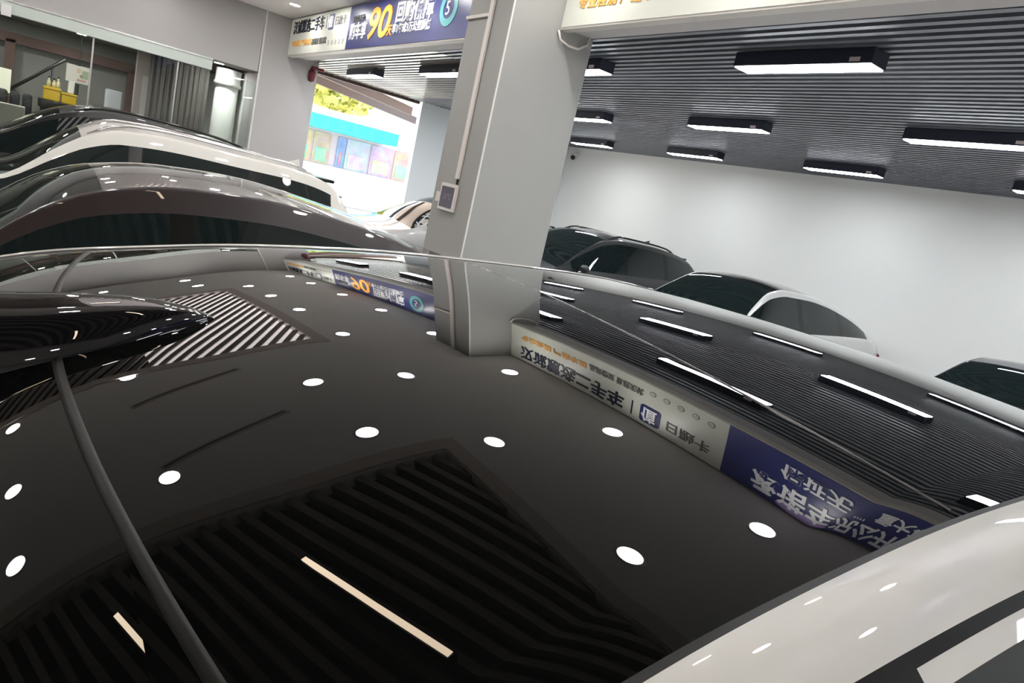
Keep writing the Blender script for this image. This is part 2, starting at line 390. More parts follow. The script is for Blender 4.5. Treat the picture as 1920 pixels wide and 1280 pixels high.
# ------------------------------------------------------------------ light-box signs
def sign(x0, x1, label, right):
    z0, z1 = H0 + 1.51, ZC - .01; xb = x0 + 2.19 * 1.28; y = YS
    e = empty('light_box_sign', ((x0 + x1) / 2, y + .05, z0), label, 'sign', 'light-box signs over the bay openings')
    ox, oz = (x0 + x1) / 2, z0; oy = y + .05
    def P(b, n, m, bev=0.): return b.build(n, m, e, bevel=bev, off=(ox, oy, oz))
    P(MB().box(x0, x1, y + .006, y + .10, z0, z1), 'casing', m_case, .004)
    P(MB().box(x0 + .02, xb, y, y + .005, z0 + .02, z1 - .01), 'white_panel', m_signw)
    P(MB().box(xb, x1 - .02, y, y + .005, z0 + .02, z1 - .01), 'blue_panel', m_signb)
    def T(n, body, size, m, x, z, **k): return text(n, body, size, m, e, x - ox, z - oz, y - .004 - oy, **k)
    T('lettering', '汉诚慧选二手车', .225, m_ink, x0 + .19, z0 + .385, width=1.54, bold=.004)
    P(MB().box(x0 + 1.83, x0 + 1.844, y - .004, y, z0 + .37, z0 + .56), 'divider_line', m_ink)
    # rounded blue badge
    b = MB(); n = 24; bx, bz, hw, rr = x0 + 2.05, z0 + .455, .115, .035; pts = []
    for (sx, sz, a0) in ((1, 1, 0), (-1, 1, 90), (-1, -1, 180), (1, -1, 270)):
        for q in range(6):
            a = math.radians(a0 + 90 * q / 5); pts.append((bx + sx * (hw - rr) + rr * math.cos(a), bz + sz * (hw - rr) + rr * math.sin(a)))
    m_ = len(pts)
    b.v = [Vector((p[0], y - .005, p[1])) for p in pts] + [Vector((p[0], y, p[1])) for p in pts]
    b.f = [tuple(range(m_))] + [(i, (i + 1) % m_, m_ + (i + 1) % m_, m_ + i) for i in range(m_)]
    P(b, 'badge', mat('badge_blue', (.02, .025, .12), .4, emis=(.05, .06, .3), estr=SIGN_E))
    text('badge_lettering', '值', .19, m_wtext, e, bx - .095 - ox, z0 + .385 - oz, y - .010 - oy, width=.17, bold=.003)
    T('lettering', '日融卡', .14, m_greyink, x0 + 2.21, z0 + .405, width=.44)
    T('small_lettering', '专业检测 严选车源', .10, m_orange, x0 + .20, z0 + .165, width=1.02, bold=.002)
    T('small_lettering', '品质保证 售后无忧', .10, m_greyink, x0 + 1.26, z0 + .155, width=.68, bold=.002)
    for i in range(5):
        cx_ = x0 + 2.05 + i * .15; ic = MB(); 
        ic.cyl((cx_, y, z0 + .145), (0, -1, 0), .035, .003, 16)
        P(ic, 'small_emblem', m_greyink)
        ic = MB().cyl((cx_, y - .002, z0 + .145), (0, -1, 0), .026, .0025, 16); P(ic, 'small_emblem', m_signw)
        ic = MB().box(cx_ - .016, cx_ + .016, y - .006, y - .004, z0 + .142, z0 + .150); P(ic, 'small_emblem', m_greyink)
    if right:
        T('slogan', '承诺车况公开透明', .235, m_wtext, x0 + 3.06, z0 + .37, width=1.76, bold=.006)
        T('slogan', '保证无', .175, m_wtext, x0 + 3.26, z0 + .135, width=.51, bold=.004)
        T('small_lettering', '“”', .14, m_wtext, x0 + 3.84, z0 + .22)
        T('slogan', '重大事故', .175, m_wtext, x0 + 4.02, z0 + .135, width=.68, bold=.004)
        # glowing print of a light burst behind the slogan
        P(MB().ell((x0 + 3.50, y, z0 + .575), .22, .002, .045), 'printed_glow', mat('violet_glow_print', (.42, .30, .60), .5, emis=(.5, .36, .8), estr=SIGN_E))
    else:
        T('small_lettering', '限时活动', .10, m_greyink, xb + .16, z0 + .39, width=.42)
        T('slogan', '购车享', .24, m_wtext, xb + .10, z0 + .17, width=.60, bold=.006)
        T('numeral', '90', .56, m_yellowo, xb + .70, z0 + .135, width=.72, shear=.18, bold=.012)
        T('numeral_unit', '天', .15, m_yellowo, xb + 1.42, z0 + .15, bold=.004)
        T('slogan', '回购保障', .27, m_wtext, xb + 1.62, z0 + .31, width=1.02, bold=.007)
        T('small_lettering', '享1年或3万公里质保', .13, m_wtext, xb + 1.58, z0 + .165, width=1.06, bold=.003)
        P(MB().lathe((xb + 3.02, y - .001, z0 + .36), (0, -1, 0), [(.12, 0), (.12, .004), (.20, .004), (.20, 0)], 28), 'round_emblem', m_teal)
        T('numeral', '5', .22, m_wtext, xb + 2.95, z0 + .285)
        P(MB().lathe((xb + .30, y - .001, z0 + .70), (0, -1, 0), [(0, 0), (0, .002), (.27, .002), (.27, 0)], 28), 'printed_arc', m_signw) if False else None
    return e
sign(XL, CX0, 'wide light-box sign over the street-exit bay, blue end with orange 90', False)
sign(CX1, CX1 + 7.3, 'wide light-box sign right of the grey column, promise slogan on blue', True)

# ------------------------------------------------------------------ fittings on the column
tk = empty('cable_trunking', (-5.67, CY0 - .004, H0), 'pale vertical cable trunking down the left face of grey column', 'cable cover')
MB().box(-.028, .028, -.022, 0, .05, ZC - H0 - .005).build('cover', m_pvc, tk, bevel=.003)
MB().box(-.42, -.026, -.020, 0, 1.475, 1.505).build('branch', m_pvc, tk, bevel=.003)
MB().box(-.006, .012, -.012, 0, .0, .05).build('cable_end', m_black, tk)
pn = empty('wall_panel', (-5.76, CY0 - .004, H0 - .13), 'small square control panel with white frame on the grey column', 'control panel')
f = MB(); f.box(-.145, .145, -.03, 0, -.125, .125); f.build('frame', m_pvc, pn, bevel=.004)
MB().box(-.115, .115, -.034, -.029, -.095, .095).build('screen', mat('violet_grey_screen', (.13, .12, .16), .25), pn)
text('lettering', '26℃', .07, mat('screen_print', (.22, .2, .26), .4), pn, -.07, -.02, -.0345, extrude=.0005)
MB().box(-.21, -.143, -.03, 0, -.06, .03).build('side_socket', m_pvc, pn, bevel=.004)
cb = MB().tube([(CX1 + .02, YS - .02, H0 + 1.50), (CX1 + .03, YS + .01, H0 + 1.43), (CX1 + .05, YS + .10, H0 + 1.40), (CX1 + .04, YS + .22, H0 + 1.41), (CX1 + .03, YS + .32, H0 + 1.47), (CX1 + .03, YS + .33, H0 + 1.54)], .010).build('sign_cable', m_pvc, None, True)
tag(cb, 'pale cable looping under the sign beside the grey column', 'cable')
al = empty('alarm_beacon', (XL + .02, 4.30, H0 + 1.36), 'dark red hanging tassel ornament at the corner of the street exit', 'ornament')
m_dred = mat('dark_red_cloth', (.16, .02, .035), .6)
MB().lathe((0, 0, -.14), (0, 0, 1), [(.0, -.02), (.05, .0), (.065, .08), (.06, .16), (.03, .20), (.01, .24), (0, .24)], 16).build('bell', m_dred, al, True)
MB().box(-.02, .02, -.02, .20, .07, .12).build('bracket', m_dred, al, bevel=.005)
cm = empty('security_camera', (-13.85, YW - .02, H0 + 1.30), 'small pinkish security camera high on white wall behind the column', 'camera')
MB().box(-.07, .07, -.10, .02, .02, .10).build('mount', m_pvc, cm, bevel=.01); MB().ell((0, -.08, -.02), .06, .06, .06).build('dome', m_black, cm, True)

# ------------------------------------------------------------------ car builder
def build_car(name, label, cx, yn, S, body, roofm=None, glass=None):
    """Y is the car's length (nose toward -Y). S holds the profile; every named zone of the shell becomes a part."""
    L, W = S['L'], S['W']; glass = glass or m_cglass; roofm = roofm or body
    e = empty(name, (cx, yn + L / 2, 0), label, 'car', 'cars parked in the showroom')
    zt = pchip(S['top']); belt = pchip(S['belt']); wr = pchip(S['wr']); plan = pchip(S['plan'])
    cowl, header, roofend, deck = S['cowl'], S['header'], S['roofend'], S['deck']
    d0, d1, splits = S['dlo']; crown = S.get('crown', .055); T = S.get('T'); ro = S.get('ro', lambda u: .05)
    trimw = S.get('trimw', 0.)
    keys = {0, cowl, header, roofend, deck, L, d0, d1}
    for sp_ in splits: keys |= {sp_ - .05, sp_ + .05}
    for kx in S.get('keys', ()): keys.add(kx)
    keys = sorted(keys); us = []
    for a, b in zip(keys, keys[1:]):
        st = S.get('step', .08); n = max(1, int(math.ceil((b - a) / st))); us += [a + (b - a) * i / n for i in range(n)]
    us.append(L)
    Hg = max(zt(x) - belt(x) for x in us) - crown
    NA = S.get('NA', 10); NRL = S.get('NRL', 4)
    def half(u_, sgn):
        ws = W / 2 * plan(u_); z_t = zt(u_); zb = min(belt(u_), z_t - crown * .9)
        hc = max(0., z_t - crown - zb); k = min(1., hc / Hg); kk = k ** .8
        we = (ws - .07) * (1 - kk) + wr(u_) * kk
        def arch(x):
            if T: return T(sgn * x, u_, z_t, we)
            return z_t - crown * (x / we) ** 2
        ze = arch(we); zb = min(zb, ze - .004)
        rof = ro(u_) * kk; rd = S.get('rd', .03) * kk
        x11, z11 = we + rof, max(ze - rd, zb + .003)
        x10, z10 = we + rof + S.get('gx', .025) * kk, max(ze - rd - S.get('gz', .045) * kk, zb + .002)
        x9, z9 = x10 + S.get('fx', 0.) * kk, max(z10 - S.get('fz', 0.) * kk, zb + .0015)
        xb, z_b = max(ws - .045, x9 + .002), zb
        zsill = .24
        P = [(W / 2 * plan(u_) - .10, zsill - .04), (W / 2 * plan(u_) - .02, zsill + .02), (W / 2 * plan(u_), (zsill + zb) * .5), (W / 2 * plan(u_) - .004, zb - .16), (ws - .02, zb - .04), (xb, z_b)]
        P += [(xb + (x9 - xb) * t, z_b + (z9 - z_b) * t) for t in (.06, .35, .65)] + [(x9, z9)]
        P += [(x10, z10), (x11, z11)]
        # the cant rail is rounded between its outer edge and the roof edge
        for q in range(1, NRL + 1):
            s_ = 1 - q / NRL; P.append((we + trimw + (rof - trimw) * s_, max(ze + rd * (.6 * s_ - 1.6 * s_ * s_), z11)))
        P += [(we, ze - (.002 * kk if trimw else 0))]
        for i in range(1, NA + 1):
            x = we * (1 - i / NA); P.append((x, arch(x)))
        return P
    grid = []
    for x in us:
        Lh = half(x, -1); Rh = half(x, 1)
        grid.append([(-p[0], p[1]) for p in Lh] + [(p[0], p[1]) for p in reversed(Rh[:-1])])
    n0 = 15                     # index of the roof edge
    total = len(grid[0]); parts = {}
    def zone(j, uu, gl_k):
        jj = j if j < total / 2 - .5 else total - 2 - j
        side = 'l' if j < total / 2 - .5 else 'r'
        if jj < 5: return ('body', body)
        if jj < 9:
            if d0 < uu < d1 and gl_k > .14:
                if jj == 5: return ('body', body)
                for q, sp_ in enumerate(splits):
                    if abs(uu - sp_) < .05: return ('door_pillar' + side + str(q), m_pillar)
                q = sum(uu > sp_ for sp_ in splits)
                return (('front_door_window', 'rear_door_window', 'quarter_window')[q] + '|' + side, glass)
            return ('body', body)
        if jj == 9:
            if S.get('fz') and gl_k > .5 and d0 < uu < d1:
                fs = S['frame_from']
                return ('door_frame|' + side, p_white) if uu > fs else ('window_seal|' + side, m_gloss_trim)
            return ('body', body)
        if jj == 10: return ('window_seal|' + side, m_seam) if S.get('fz') and d0 < uu < d1 and gl_k > .14 else ('body', body)
        if jj < 11 + NRL: return ('body', body)
        if jj == 11 + NRL and trimw: return ('roof_trim|' + side, m_seam)
        if jj == 11 + NRL: return ('body', body)
        if uu < cowl: return ('hood', body)
        if uu < header: return ('windshield', S.get('wglass', glass))
        if uu < roofend:
            for kx in S.get('roofsplit', ()):
                if uu > kx: return ('rear_roof_panel', roofm)
            return ('roof_panel', roofm)
        if uu < deck: return ('rear_window', glass)
        return ('tailgate', body)
    for i in range(len(us) - 1):
        uu = (us[i] + us[i + 1]) / 2; gk = min(1, max(0, zt(uu) - crown - min(belt(uu), zt(uu) - crown)) / Hg)
        for j in range(total - 1):
            nm, m = zone(j, uu, gk)
            mb = parts.setdefault(nm, (MB(), m))[0]
            yy0, yy1 = us[i] - L / 2, us[i + 1] - L / 2
            sh = S.get('shear', lambda x, u_: 0.)
            a, b_, c_, d_ = grid[i][j], grid[i][j + 1], grid[i + 1][j + 1], grid[i + 1][j]
            mb.quad((a[0], yy0 + sh(a[0], us[i]), a[1]), (b_[0], yy0 + sh(b_[0], us[i]), b_[1]), (c_[0], yy1 + sh(c_[0], us[i + 1]), c_[1]), (d_[0], yy1 + sh(d_[0], us[i + 1]), d_[1]))
    for i, nm in ((0, 'body'), (len(us) - 1, 'body')):
        g = grid[i]; yy = us[i] - L / 2; parts['body'][0].quad(*[(p[0], yy, p[1]) for p in g])
    for nm, (mb, m) in parts.items():
        base = nm.split('|')[0]; base = 'door_pillar' if base.startswith('door_pillar') else base
        mb.build(base, m, e, True)
    # under-body, wheels, lamps, bumpers, mirrors
    MB().box(-W / 2 + .12, W / 2 - .12, -L / 2 + .25, L / 2 - .25, .17, .25).build('floor_pan', m_black, e)
    rw_ = .345
    wheel = None
    for yy in (-L / 2 + .93, L / 2 - .98):
        for sx in (-1, 1):
            if wheel is None:
                wheel = MB().lathe((0, 0, 0), (1, 0, 0), [(.20, -.10), (rw_ - .03, -.115), (rw_, -.08), (rw_, .08), (rw_ - .03, .115), (.20, .10), (.20, -.10)], 32).build('tyre', m_rubber, e, True)
                rim = MB().lathe((0, 0, 0), (1, 0, 0), [(.23, .085), (.215, .10), (.20, .085), (.19, .02), (.0, .02)], 32)
                for q in range(5):
                    a = 2 * math.pi * q / 5; rim.tube([(.085, .03 * math.cos(a), .03 * math.sin(a)), (.075, .205 * math.cos(a), .205 * math.sin(a))], .022, 6)
                    rim.tube([(-.085, .03 * math.cos(a), .03 * math.sin(a)), (-.075, .205 * math.cos(a), .205 * math.sin(a))], .022, 6)
                rm = rim.build('rim', m_alloy, wheel, True)
                wo = wheel
            else:
                wo = wheel.copy(); COL.objects.link(wo); wo.parent = e
                rc = rm.copy(); COL.objects.link(rc); rc.parent = wo
            wo.location = (sx * (W / 2 - .095), yy, rw_)
            ar = MB().lathe((sx * (W / 2 - .055), yy, rw_), (1, 0, 0), [(rw_ + .055, -.06), (rw_ + .055, .06), (rw_ + .035, .062), (rw_ + .012, .05), (rw_ + .012, -.06)], 32)
            ar.build('wheel_arch', m_black, e, True)
    zn = zt(0.); zr = belt(L)
    for sx in (-1, 1):
        MB().ell((sx * (W / 2 * plan(.06) - .20), -L / 2 + .07, zn - .10), .20, .09, .055).build('headlight', m_lampclr, e, True)
        MB().ell((sx * (W / 2 * plan(L) - .16), L / 2 - .03, zr - .12), .20, .07, .07).build('tail_light', m_lampred, e, True)
        mu = cowl + .42; mx = W / 2 * plan(mu)
        mm = MB().ell((sx * (mx + .10), mu - L / 2, belt(mu) + .05), .11, .05, .065).build('door_mirror', body, e, True)
        MB().box(min(sx * (mx - .06), sx * (mx + .05)), max(sx * (mx - .06), sx * (mx + .05)), mu - L / 2 - .02, mu - L / 2 + .03, belt(mu) + .01, belt(mu) + .05).build('mirror_stalk', m_gloss_trim, mm)
        for hu in S.get('handles', (cowl + 1.15, cowl + 2.1)):
            hx = W / 2 * plan(hu)
            MB().box(min(sx * (hx - .02), sx * (hx + .022)), max(sx * (hx - .02), sx * (hx + .022)), hu - L / 2 - .1, hu - L / 2 + .1, belt(hu) - .16, belt(hu) - .13).build('door_handle', m_chrome if body is not p_black else m_gloss_trim, e, bevel=.006)
    MB().box(-W / 2 * plan(0) + .04, W / 2 * plan(0) - .04, -L / 2 - .045, -L / 2 + .06, .22, .46).build('front_bumper', m_black, e, bevel=.03)
    MB().box(-W / 2 * plan(L) + .04, W / 2 * plan(L) - .04, L / 2 - .06, L / 2 + .045, .26, .52).build('rear_bumper', m_black, e, bevel=.03)
    MB().box(-.26, .26, -L / 2 - .055, -L / 2 - .044, .36, .47).build('plate_holder', m_black, e)
    if S.get('fin'):
        fu = S['fin']; b = MB(); z = zt(fu)
        b.v = [Vector(p) for p in ((-.03, fu - L / 2 - .1, z - .01), (.03, fu - L / 2 - .1, z - .01), (-.02, fu - L / 2 + .09, z - .015), (.02, fu - L / 2 + .09, z - .015), (0, fu - L / 2 + .08, z + .065))]
        b.f = [(0, 1, 4), (1, 3, 4), (3, 2, 4), (2, 0, 4), (0, 2, 3, 1)]
        b.build('antenna_fin', body, e)
    if S.get('rails'):
        a, b_, m = S['rails']
        for sx in (-1, 1):
            pts = [];
            for i in range(15):
                q = a + (b_ - a) * i / 14; lift = .045 * min(1, min(i, 14 - i) / 1.5) - .01
                pts.append((sx * (wr(q) - .03), q - L / 2, zt(q) - crown * .9 + lift))
            MB().tube(pts, .016, 8).build('roof_rail', m, e, True)
    if S.get('spoiler'):
        su = S['spoiler']; z = zt(su)
        b = MB(); wv = wr(su) + .02
        b.box(-wv, wv, su - L / 2 - .10, su - L / 2 + .10, z - crown * .55 - .02, z - crown * .55 + .012)
        b.build('spoiler', m_gloss_trim, e, bevel=.012)
    return e
def plan_std(L): return [(0, .78), (.12, .86), (.45, .955), (1.0, .99), (1.8, 1.0), (L - 1.2, 1.0), (L - .4, .96), (L, .86)]

# ------------------------------------------------------------------ the white car with the black glass roof
HX, HYN, HL = -.85, -1.90, 4.86
KN = [-.4, -.15, .05, .2, .35, .5, .7, .95, 1.25, 1.6, 2.1]
VN = [-.4677, -.3353, -.2614, -.2321, -.2072, -.1894, -.172, -.1602, -.151, -.1594, -.247]
Zs = natspline(KN, VN); TX0, TB, TC, TE, TE2 = -.9419, .06, -.0086, -.0301, .0281
def roof_z(X, Y):
    """height of the black glass roof over the floor at plan position X, Y"""
    t = max(-.9, min(1.7, Y - .5)); dx = X - TX0
    return H0 + Zs(Y) - (TB + TE * t + TE2 * t * t) * dx * dx - TC * dx ** 4
YC0, YC1 = -.45, 2.15
base_top = [(0, .74), (.10, .86), (.35, .97), (.95, 1.08)]
htop = base_top + [(Y - HYN, roof_z(HX, Y)) for Y in [-.45 + .04 * i for i in range(66)]]
htop += [(4.30, 1.60), (4.55, 1.36), (4.72, 1.12), (HL, 1.04)]
def heroT(x, u_, z_t, we):
    Y = HYN + u_
    if YC0 <= Y <= YC1: return roof_z(HX + x, Y)
    Yc = max(YC0, min(YC1, Y)); k = (.62 / max(we, .62)) ** 2
    return z_t + (roof_z(HX + x, Yc) - roof_z(HX, Yc)) * k
class hero_top:
    pass
SEAM_U, CREASE_U = .075 - HYN, .775 - HYN
hero = dict(L=HL, W=1.98, top=htop, belt=[(0, .70), (.4, .92), (.95, 1.02), (2.5, 1.06), (4.3, 1.12), (HL, 1.02)],
            wr=[(0, .62), (1.6, .615), (2.2, .62), (3.3, .615), (4.1, .57), (HL, .52)], plan=plan_std(HL), cowl=.95, header=SEAM_U, roofend=4.0, deck=4.74,
            dlo=(1.25, 4.35, [2.37, 3.42]), T=heroT, crown=.03, NA=28, step=.025, trimw=.008, rd=.022, NRL=9, ro=lambda q: .064 + .04 * max(-.1, min(.5, q + HYN - .41)),
            gx=.007, gz=.010, fx=.014, fz=.012, frame_from=2.42, roofsplit=(CREASE_U,), keys=(CREASE_U,), wglass=m_rglass, spoiler=4.02,
            shear=lambda x, q: (.05 * x * x / .36 * math.exp(-((q - SEAM_U) / .16) ** 2)) + (-.07 * x * math.exp(-((q - CREASE_U) / .25) ** 2)) if False else 0.)
hc = build_car('car', 'white car with black glass roof close in front, seen from just above its roof', HX, HYN, hero, p_white, m_rglass)
# seams across the glass: raised rubber strip at the top of the windshield, fine gap behind the front roof glass
def roof_strip(name, fy, x0, x1, wid, lift, m, dep=.0, n=60):
    b = MB(); o = Vector((HX, HYN + HL / 2, 0)); prof = ((-wid / 2, dep), (-wid / 2 * .6, lift), (0, lift * 1.25), (wid / 2 * .6, lift), (wid / 2, dep))
    rows_ = []
    for i in range(n + 1):
        X = x0 + (x1 - x0) * i / n; Y = fy(X)
        rows_.append([Vector((X, Y + p[0], roof_z(X, Y + p[0]) + p[1])) - o for p in prof])
    for i in range(n):
        for q in range(4):
            b.quad(rows_[i][q], rows_[i][q + 1], rows_[i + 1][q + 1], rows_[i + 1][q])
    return b.build(name, m, hc, True)
m_seal = mat('windshield_seal', (.010, .009, .008), .42, spec=.14)
roof_strip('windshield_seal', lambda X: .047 + .17 * max(0., X + .88) ** 2 + .22 * max(0., -.88 - X) ** 2 + .002, HX - .61, HX + .612, .0095, .0022, m_seal)
roof_strip('roof_joint', lambda X: .744 - .127 * (X + .234), HX - .61, HX + .612, .0045, .0010, mat('joint_highlight', (.10, .09, .10), .25))
# glossy sensor pod standing on the roof above the windshield
def pod():
    cxp = -.90; prof = [(.218, .0, .002), (.210, .006, .010), (.196, .013, .022), (.155, .026, .050), (.10, .034, .076), (.05, .040, .092), (0, .048, .102), (-.06, .069, .115), (-.12, .092, .125), (-.20, .122, .130), (-.27, .140, .126), (-.31, .11, .114), (-.325, .0, .10)]
    b = MB(); o = Vector((HX, HYN + HL / 2, 0)); R = []
    zt0 = lambda Y: roof_z(cxp, Y)
    for (Y, h, hw) in prof:
        row = []
        for q in range(25):
            t_ = math.cos(math.pi * q / 24); x = cxp + hw * t_
            zz = roof_z(x, Y) - .004 + (h + .004) * (1 - abs(t_) ** 4.0) ** .75
            row.append(Vector((x, Y, zz)) - o)
        R.append(row)
    for i in range(len(R) - 1):
        for q in range(24): b.quad(R[i][q], R[i][q + 1], R[i + 1][q + 1], R[i + 1][q])
    p = b.build('sensor_pod', mat('gloss_black_pod', (.006, .006, .007), .01), hc, True)
    s_ = p.modifiers.new('smooth', 'SUBSURF'); s_.levels = 1; s_.render_levels = 2
    MB().box(cxp - .075 - HX, cxp + .075 - HX, -.312 - o.y, -.300 - o.y, roof_z(cxp, -.3) + .006, roof_z(cxp, -.3) + .036).build('sensor_window', m_cglass, p, bevel=.003)
pod()

# ------------------------------------------------------------------ the other cars
def dk(u_list): return u_list
maroon = dict(crown=.04, rd=.022, gx=.045, gz=.095, ro=lambda q: .035, L=4.55, W=1.93, cowl=.92, header=1.95, roofend=3.62, deck=4.38, spoiler=3.72, fin=None,
              top=[(0, .70), (.12, .84), (.4, .95), (.92, 1.06), (1.57, 1.36), (1.70, 1.47), (1.95, 1.60), (2.3, 1.67), (2.65, 1.685), (3.15, 1.635), (3.72, 1.50), (4.15, 1.33), (4.40, 1.14), (4.55, 1.05)],
              belt=[(0, .66), (.4, .89), (.92, 1.0), (2.4, 1.04), (4.0, 1.10), (4.55, 1.0)], wr=[(0, .6), (1.9, .60), (3.0, .60), (3.7, .55), (4.55, .5)], plan=plan_std(4.55), dlo=(1.2, 4.0, [2.28, 3.22]), handles=(2.0, 2.95))
build_car('car', 'dark maroon coupe-roofed car next beyond the white car with the black roof', -4.25, -1.62, maroon, p_maroon)
white = dict(rd=.022, gx=.04, gz=.095, ro=lambda q: .035, L=4.75, W=1.95, cowl=.95, header=2.05, roofend=4.05, deck=4.60, rails=(2.1, 4.1, m_chrome), fin=4.0, spoiler=4.18,
             top=[(0, .75), (.12, .9), (.4, 1.0), (.95, 1.11), (1.53, 1.27), (1.9, 1.56), (2.1, 1.70), (2.35, 1.79), (2.75, 1.815), (3.3, 1.795), (3.8, 1.775), (4.2, 1.70), (4.45, 1.42), (4.6, 1.16), (4.75, 1.08)],
             belt=[(0, .70), (.4, .95), (.95, 1.06), (2.5, 1.10), (4.3, 1.16), (4.75, 1.05)], wr=[(0, .62), (1.9, .62), (3.3, .62), (4.2, .58), (4.75, .55)], plan=plan_std(4.75), dlo=(1.25, 4.22, [2.45, 3.45]))
build_car('car', 'white tall car with silver roof rails, third from the camera in the left row', -7.65, -1.60, white, p_white2)
mpv = dict(L=5.05, W=1.92, cowl=.85, header=2.15, roofend=4.55, deck=4.92,
           top=[(0, .78), (.12, .95), (.4, 1.04), (.85, 1.15), (1.58, 1.40), (1.85, 1.58), (2.13, 1.74), (2.45, 1.845), (2.9, 1.885), (3.4, 1.87), (4.2, 1.80), (4.6, 1.72), (4.8, 1.4), (4.92, 1.18), (5.05, 1.08)],
           belt=[(0, .72), (.4, .99), (.85, 1.10), (2.5, 1.12), (4.6, 1.16), (5.05, 1.05)], wr=[(0, .62), (2.1, .64), (4.4, .62), (5.05, .57)], plan=plan_std(5.05), dlo=(1.2, 4.6, [2.5, 3.65]), rails=(2.3, 4.4, m_gloss_trim))
build_car('car', 'tall black car in front of the glass partition, farthest of the left row', -11.05, -1.72, mpv, p_black)
sedan = dict(L=4.85, W=1.88, cowl=1.10, header=1.92, roofend=3.1, deck=4.45, spoiler=None,
             top=[(0, .66), (.12, .80), (.4, .90), (1.1, 1.04), (1.5, 1.32), (1.9, 1.55), (2.25, 1.61), (2.7, 1.605), (3.2, 1.555), (3.7, 1.45), (4.1, 1.32), (4.4, 1.18), (4.6, 1.12), (4.85, 1.02)],
             belt=[(0, .62), (.4, .84), (1.1, .98), (2.5, 1.02), (4.3, 1.08), (4.85, .96)], wr=[(0, .58), (1.9, .60), (2.9, .60), (3.6, .56), (4.85, .52)], plan=plan_std(4.85), dlo=(1.35, 4.25, [2.50, 3.50]))
sd = build_car('car', 'white fastback car with dark glass roof parked against the white wall', -5.98, 6.12, sedan, p_white3, m_rglass)
MB().box(-.62, .62, 1.98, 2.12, 1.145, 1.165).build('spoiler_lip', p_white3, sd, bevel=.008)
suv = dict(L=4.9, W=1.95, cowl=1.0, header=2.1, roofend=4.05, deck=4.72, fin=3.7, spoiler=4.15, rails=(2.2, 3.9, m_gloss_trim),
           top=[(0, .75), (.12, .9), (.4, 1.0), (1.0, 1.11), (1.6, 1.43), (2.1, 1.65), (2.5, 1.71), (3.2, 1.70), (3.9, 1.64), (4.2, 1.56), (4.5, 1.32), (4.72, 1.12), (4.9, 1.02)],
           belt=[(0, .70), (.4, .95), (1.0, 1.05), (2.5, 1.08), (4.4, 1.13), (4.9, 1.0)], wr=[(0, .62), (2.0, .62), (3.5, .61), (4.2, .56), (4.9, .5)], plan=plan_std(4.9), dlo=(1.3, 4.3, [2.5, 3.5]))
build_car('car', 'black tall car parked against white wall just right of the column', -9.2, 5.85, suv, p_black)
sil = dict(suv); sil['rails'] = None; sil['fin'] = None
build_car('car', 'pale silver tall car by the street exit, partly behind the column', -11.45, 4.45, sil, p_silver)
low = dict(sedan); low['top'] = [(a, b - (.13 if 1.3 < a < 4.3 else .05)) for a, b in sedan['top']]; low['belt'] = [(a, b - .05) for a, b in sedan['belt']]
build_car('car', 'midnight blue low car against the white wall, at the right edge of view', -2.28, 6.2, low, p_blue)

# ------------------------------------------------------------------ glass partition and the room behind it
wn = MB()
struct(MB().box(XL - .075, XL - .063, YB, 3.37, 0, 2.86).build('window_1', m_pane))
hd = MB().box(XL - .10, XL + .02, YB + .01, 2.62, 2.862, 3.025).build('door_header', mat('partition_header', (.62, .68, .63), .35), None, bevel=.004); tag(hd, 'pale green-grey sliding door header along the top of the glass partition', 'door header')
tb = MB().box(XL + .001, XL + .03, YB + .01, 2.62, 3.025, 3.05).build('edge_strip', m_chrome, hd)
for k, yy in enumerate((-2.1, -.6, .905, 2.115)):
    t = MB().box(XL - .095, XL - .045, yy - .012, yy + .012, 0, 2.86).build('partition_mullion', m_chrome); tag(t, 'slim silver mullion of the glass partition, %s from the exit side' % ('fourth', 'third', 'second', 'first')[k], 'mullion', 'slim mullions of the glass partition')
hb = MB().box(XL + .031, XL + .07, -.26, -.14, 2.82, 2.98).build('door_sensor', mat('sensor_white', (.85, .85, .83), .4)); tag(hb, 'small white sensor box on header of glass partition', 'sensor')
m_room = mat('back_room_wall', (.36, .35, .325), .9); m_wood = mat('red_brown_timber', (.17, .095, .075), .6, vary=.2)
struct(MB().box(-17.6, -17.45, YB, 3.4, 0, 3.4).build('wall_backroom', m_room))
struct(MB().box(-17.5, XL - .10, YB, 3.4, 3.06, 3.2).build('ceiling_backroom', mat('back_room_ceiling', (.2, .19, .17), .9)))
struct(MB().box(-17.5, -14.9, YB, 3.4, -.12, -.0).build('floor_backroom', m_floor))
struct(MB().box(-17.5, -14.1, 3.38, 3.5, 0, 3.2).build('wall_backroom_side', m_white))
struct(MB().box(-17.4, -17.2, -3.0, 2.0, 2.64, 2.82).build('trim_4', m_wood))
for k, yy in enumerate((-.16, 1.9)):
    struct(MB().box(-17.4, -17.2, yy - .08, yy + .08, 0, 2.7).build('trim_%d' % (5 + k), m_wood))
cu = MB()
for i in range(36):
    y0 = 1.86 + i * .027; cu.cyl((-14.45 + .02 * math.sin(i * 1.9), y0, .0), (0, 0, 1), .019, 2.95, 8)
tag(cu.build('curtain', mat('charcoal_curtain', (.14, .125, .115), .9), None, True), 'charcoal pleated curtain hanging behind the glass partition', 'curtain')
cyl = empty('round_pillar', (-14.35, 3.12, 0), 'white round pillar behind the glass at the end of the partition', 'pillar')
MB().cyl((0, 0, 0), (0, 0, 1), .20, 2.72, 32).build('shaft', m_white, cyl, True)
MB().lathe((0, 0, 2.72), (0, 0, 1), [(.20, 0), (.24, .01), (.24, .06), (.22, .08), (.22, .3)], 32).build('capital', m_white, cyl, True)
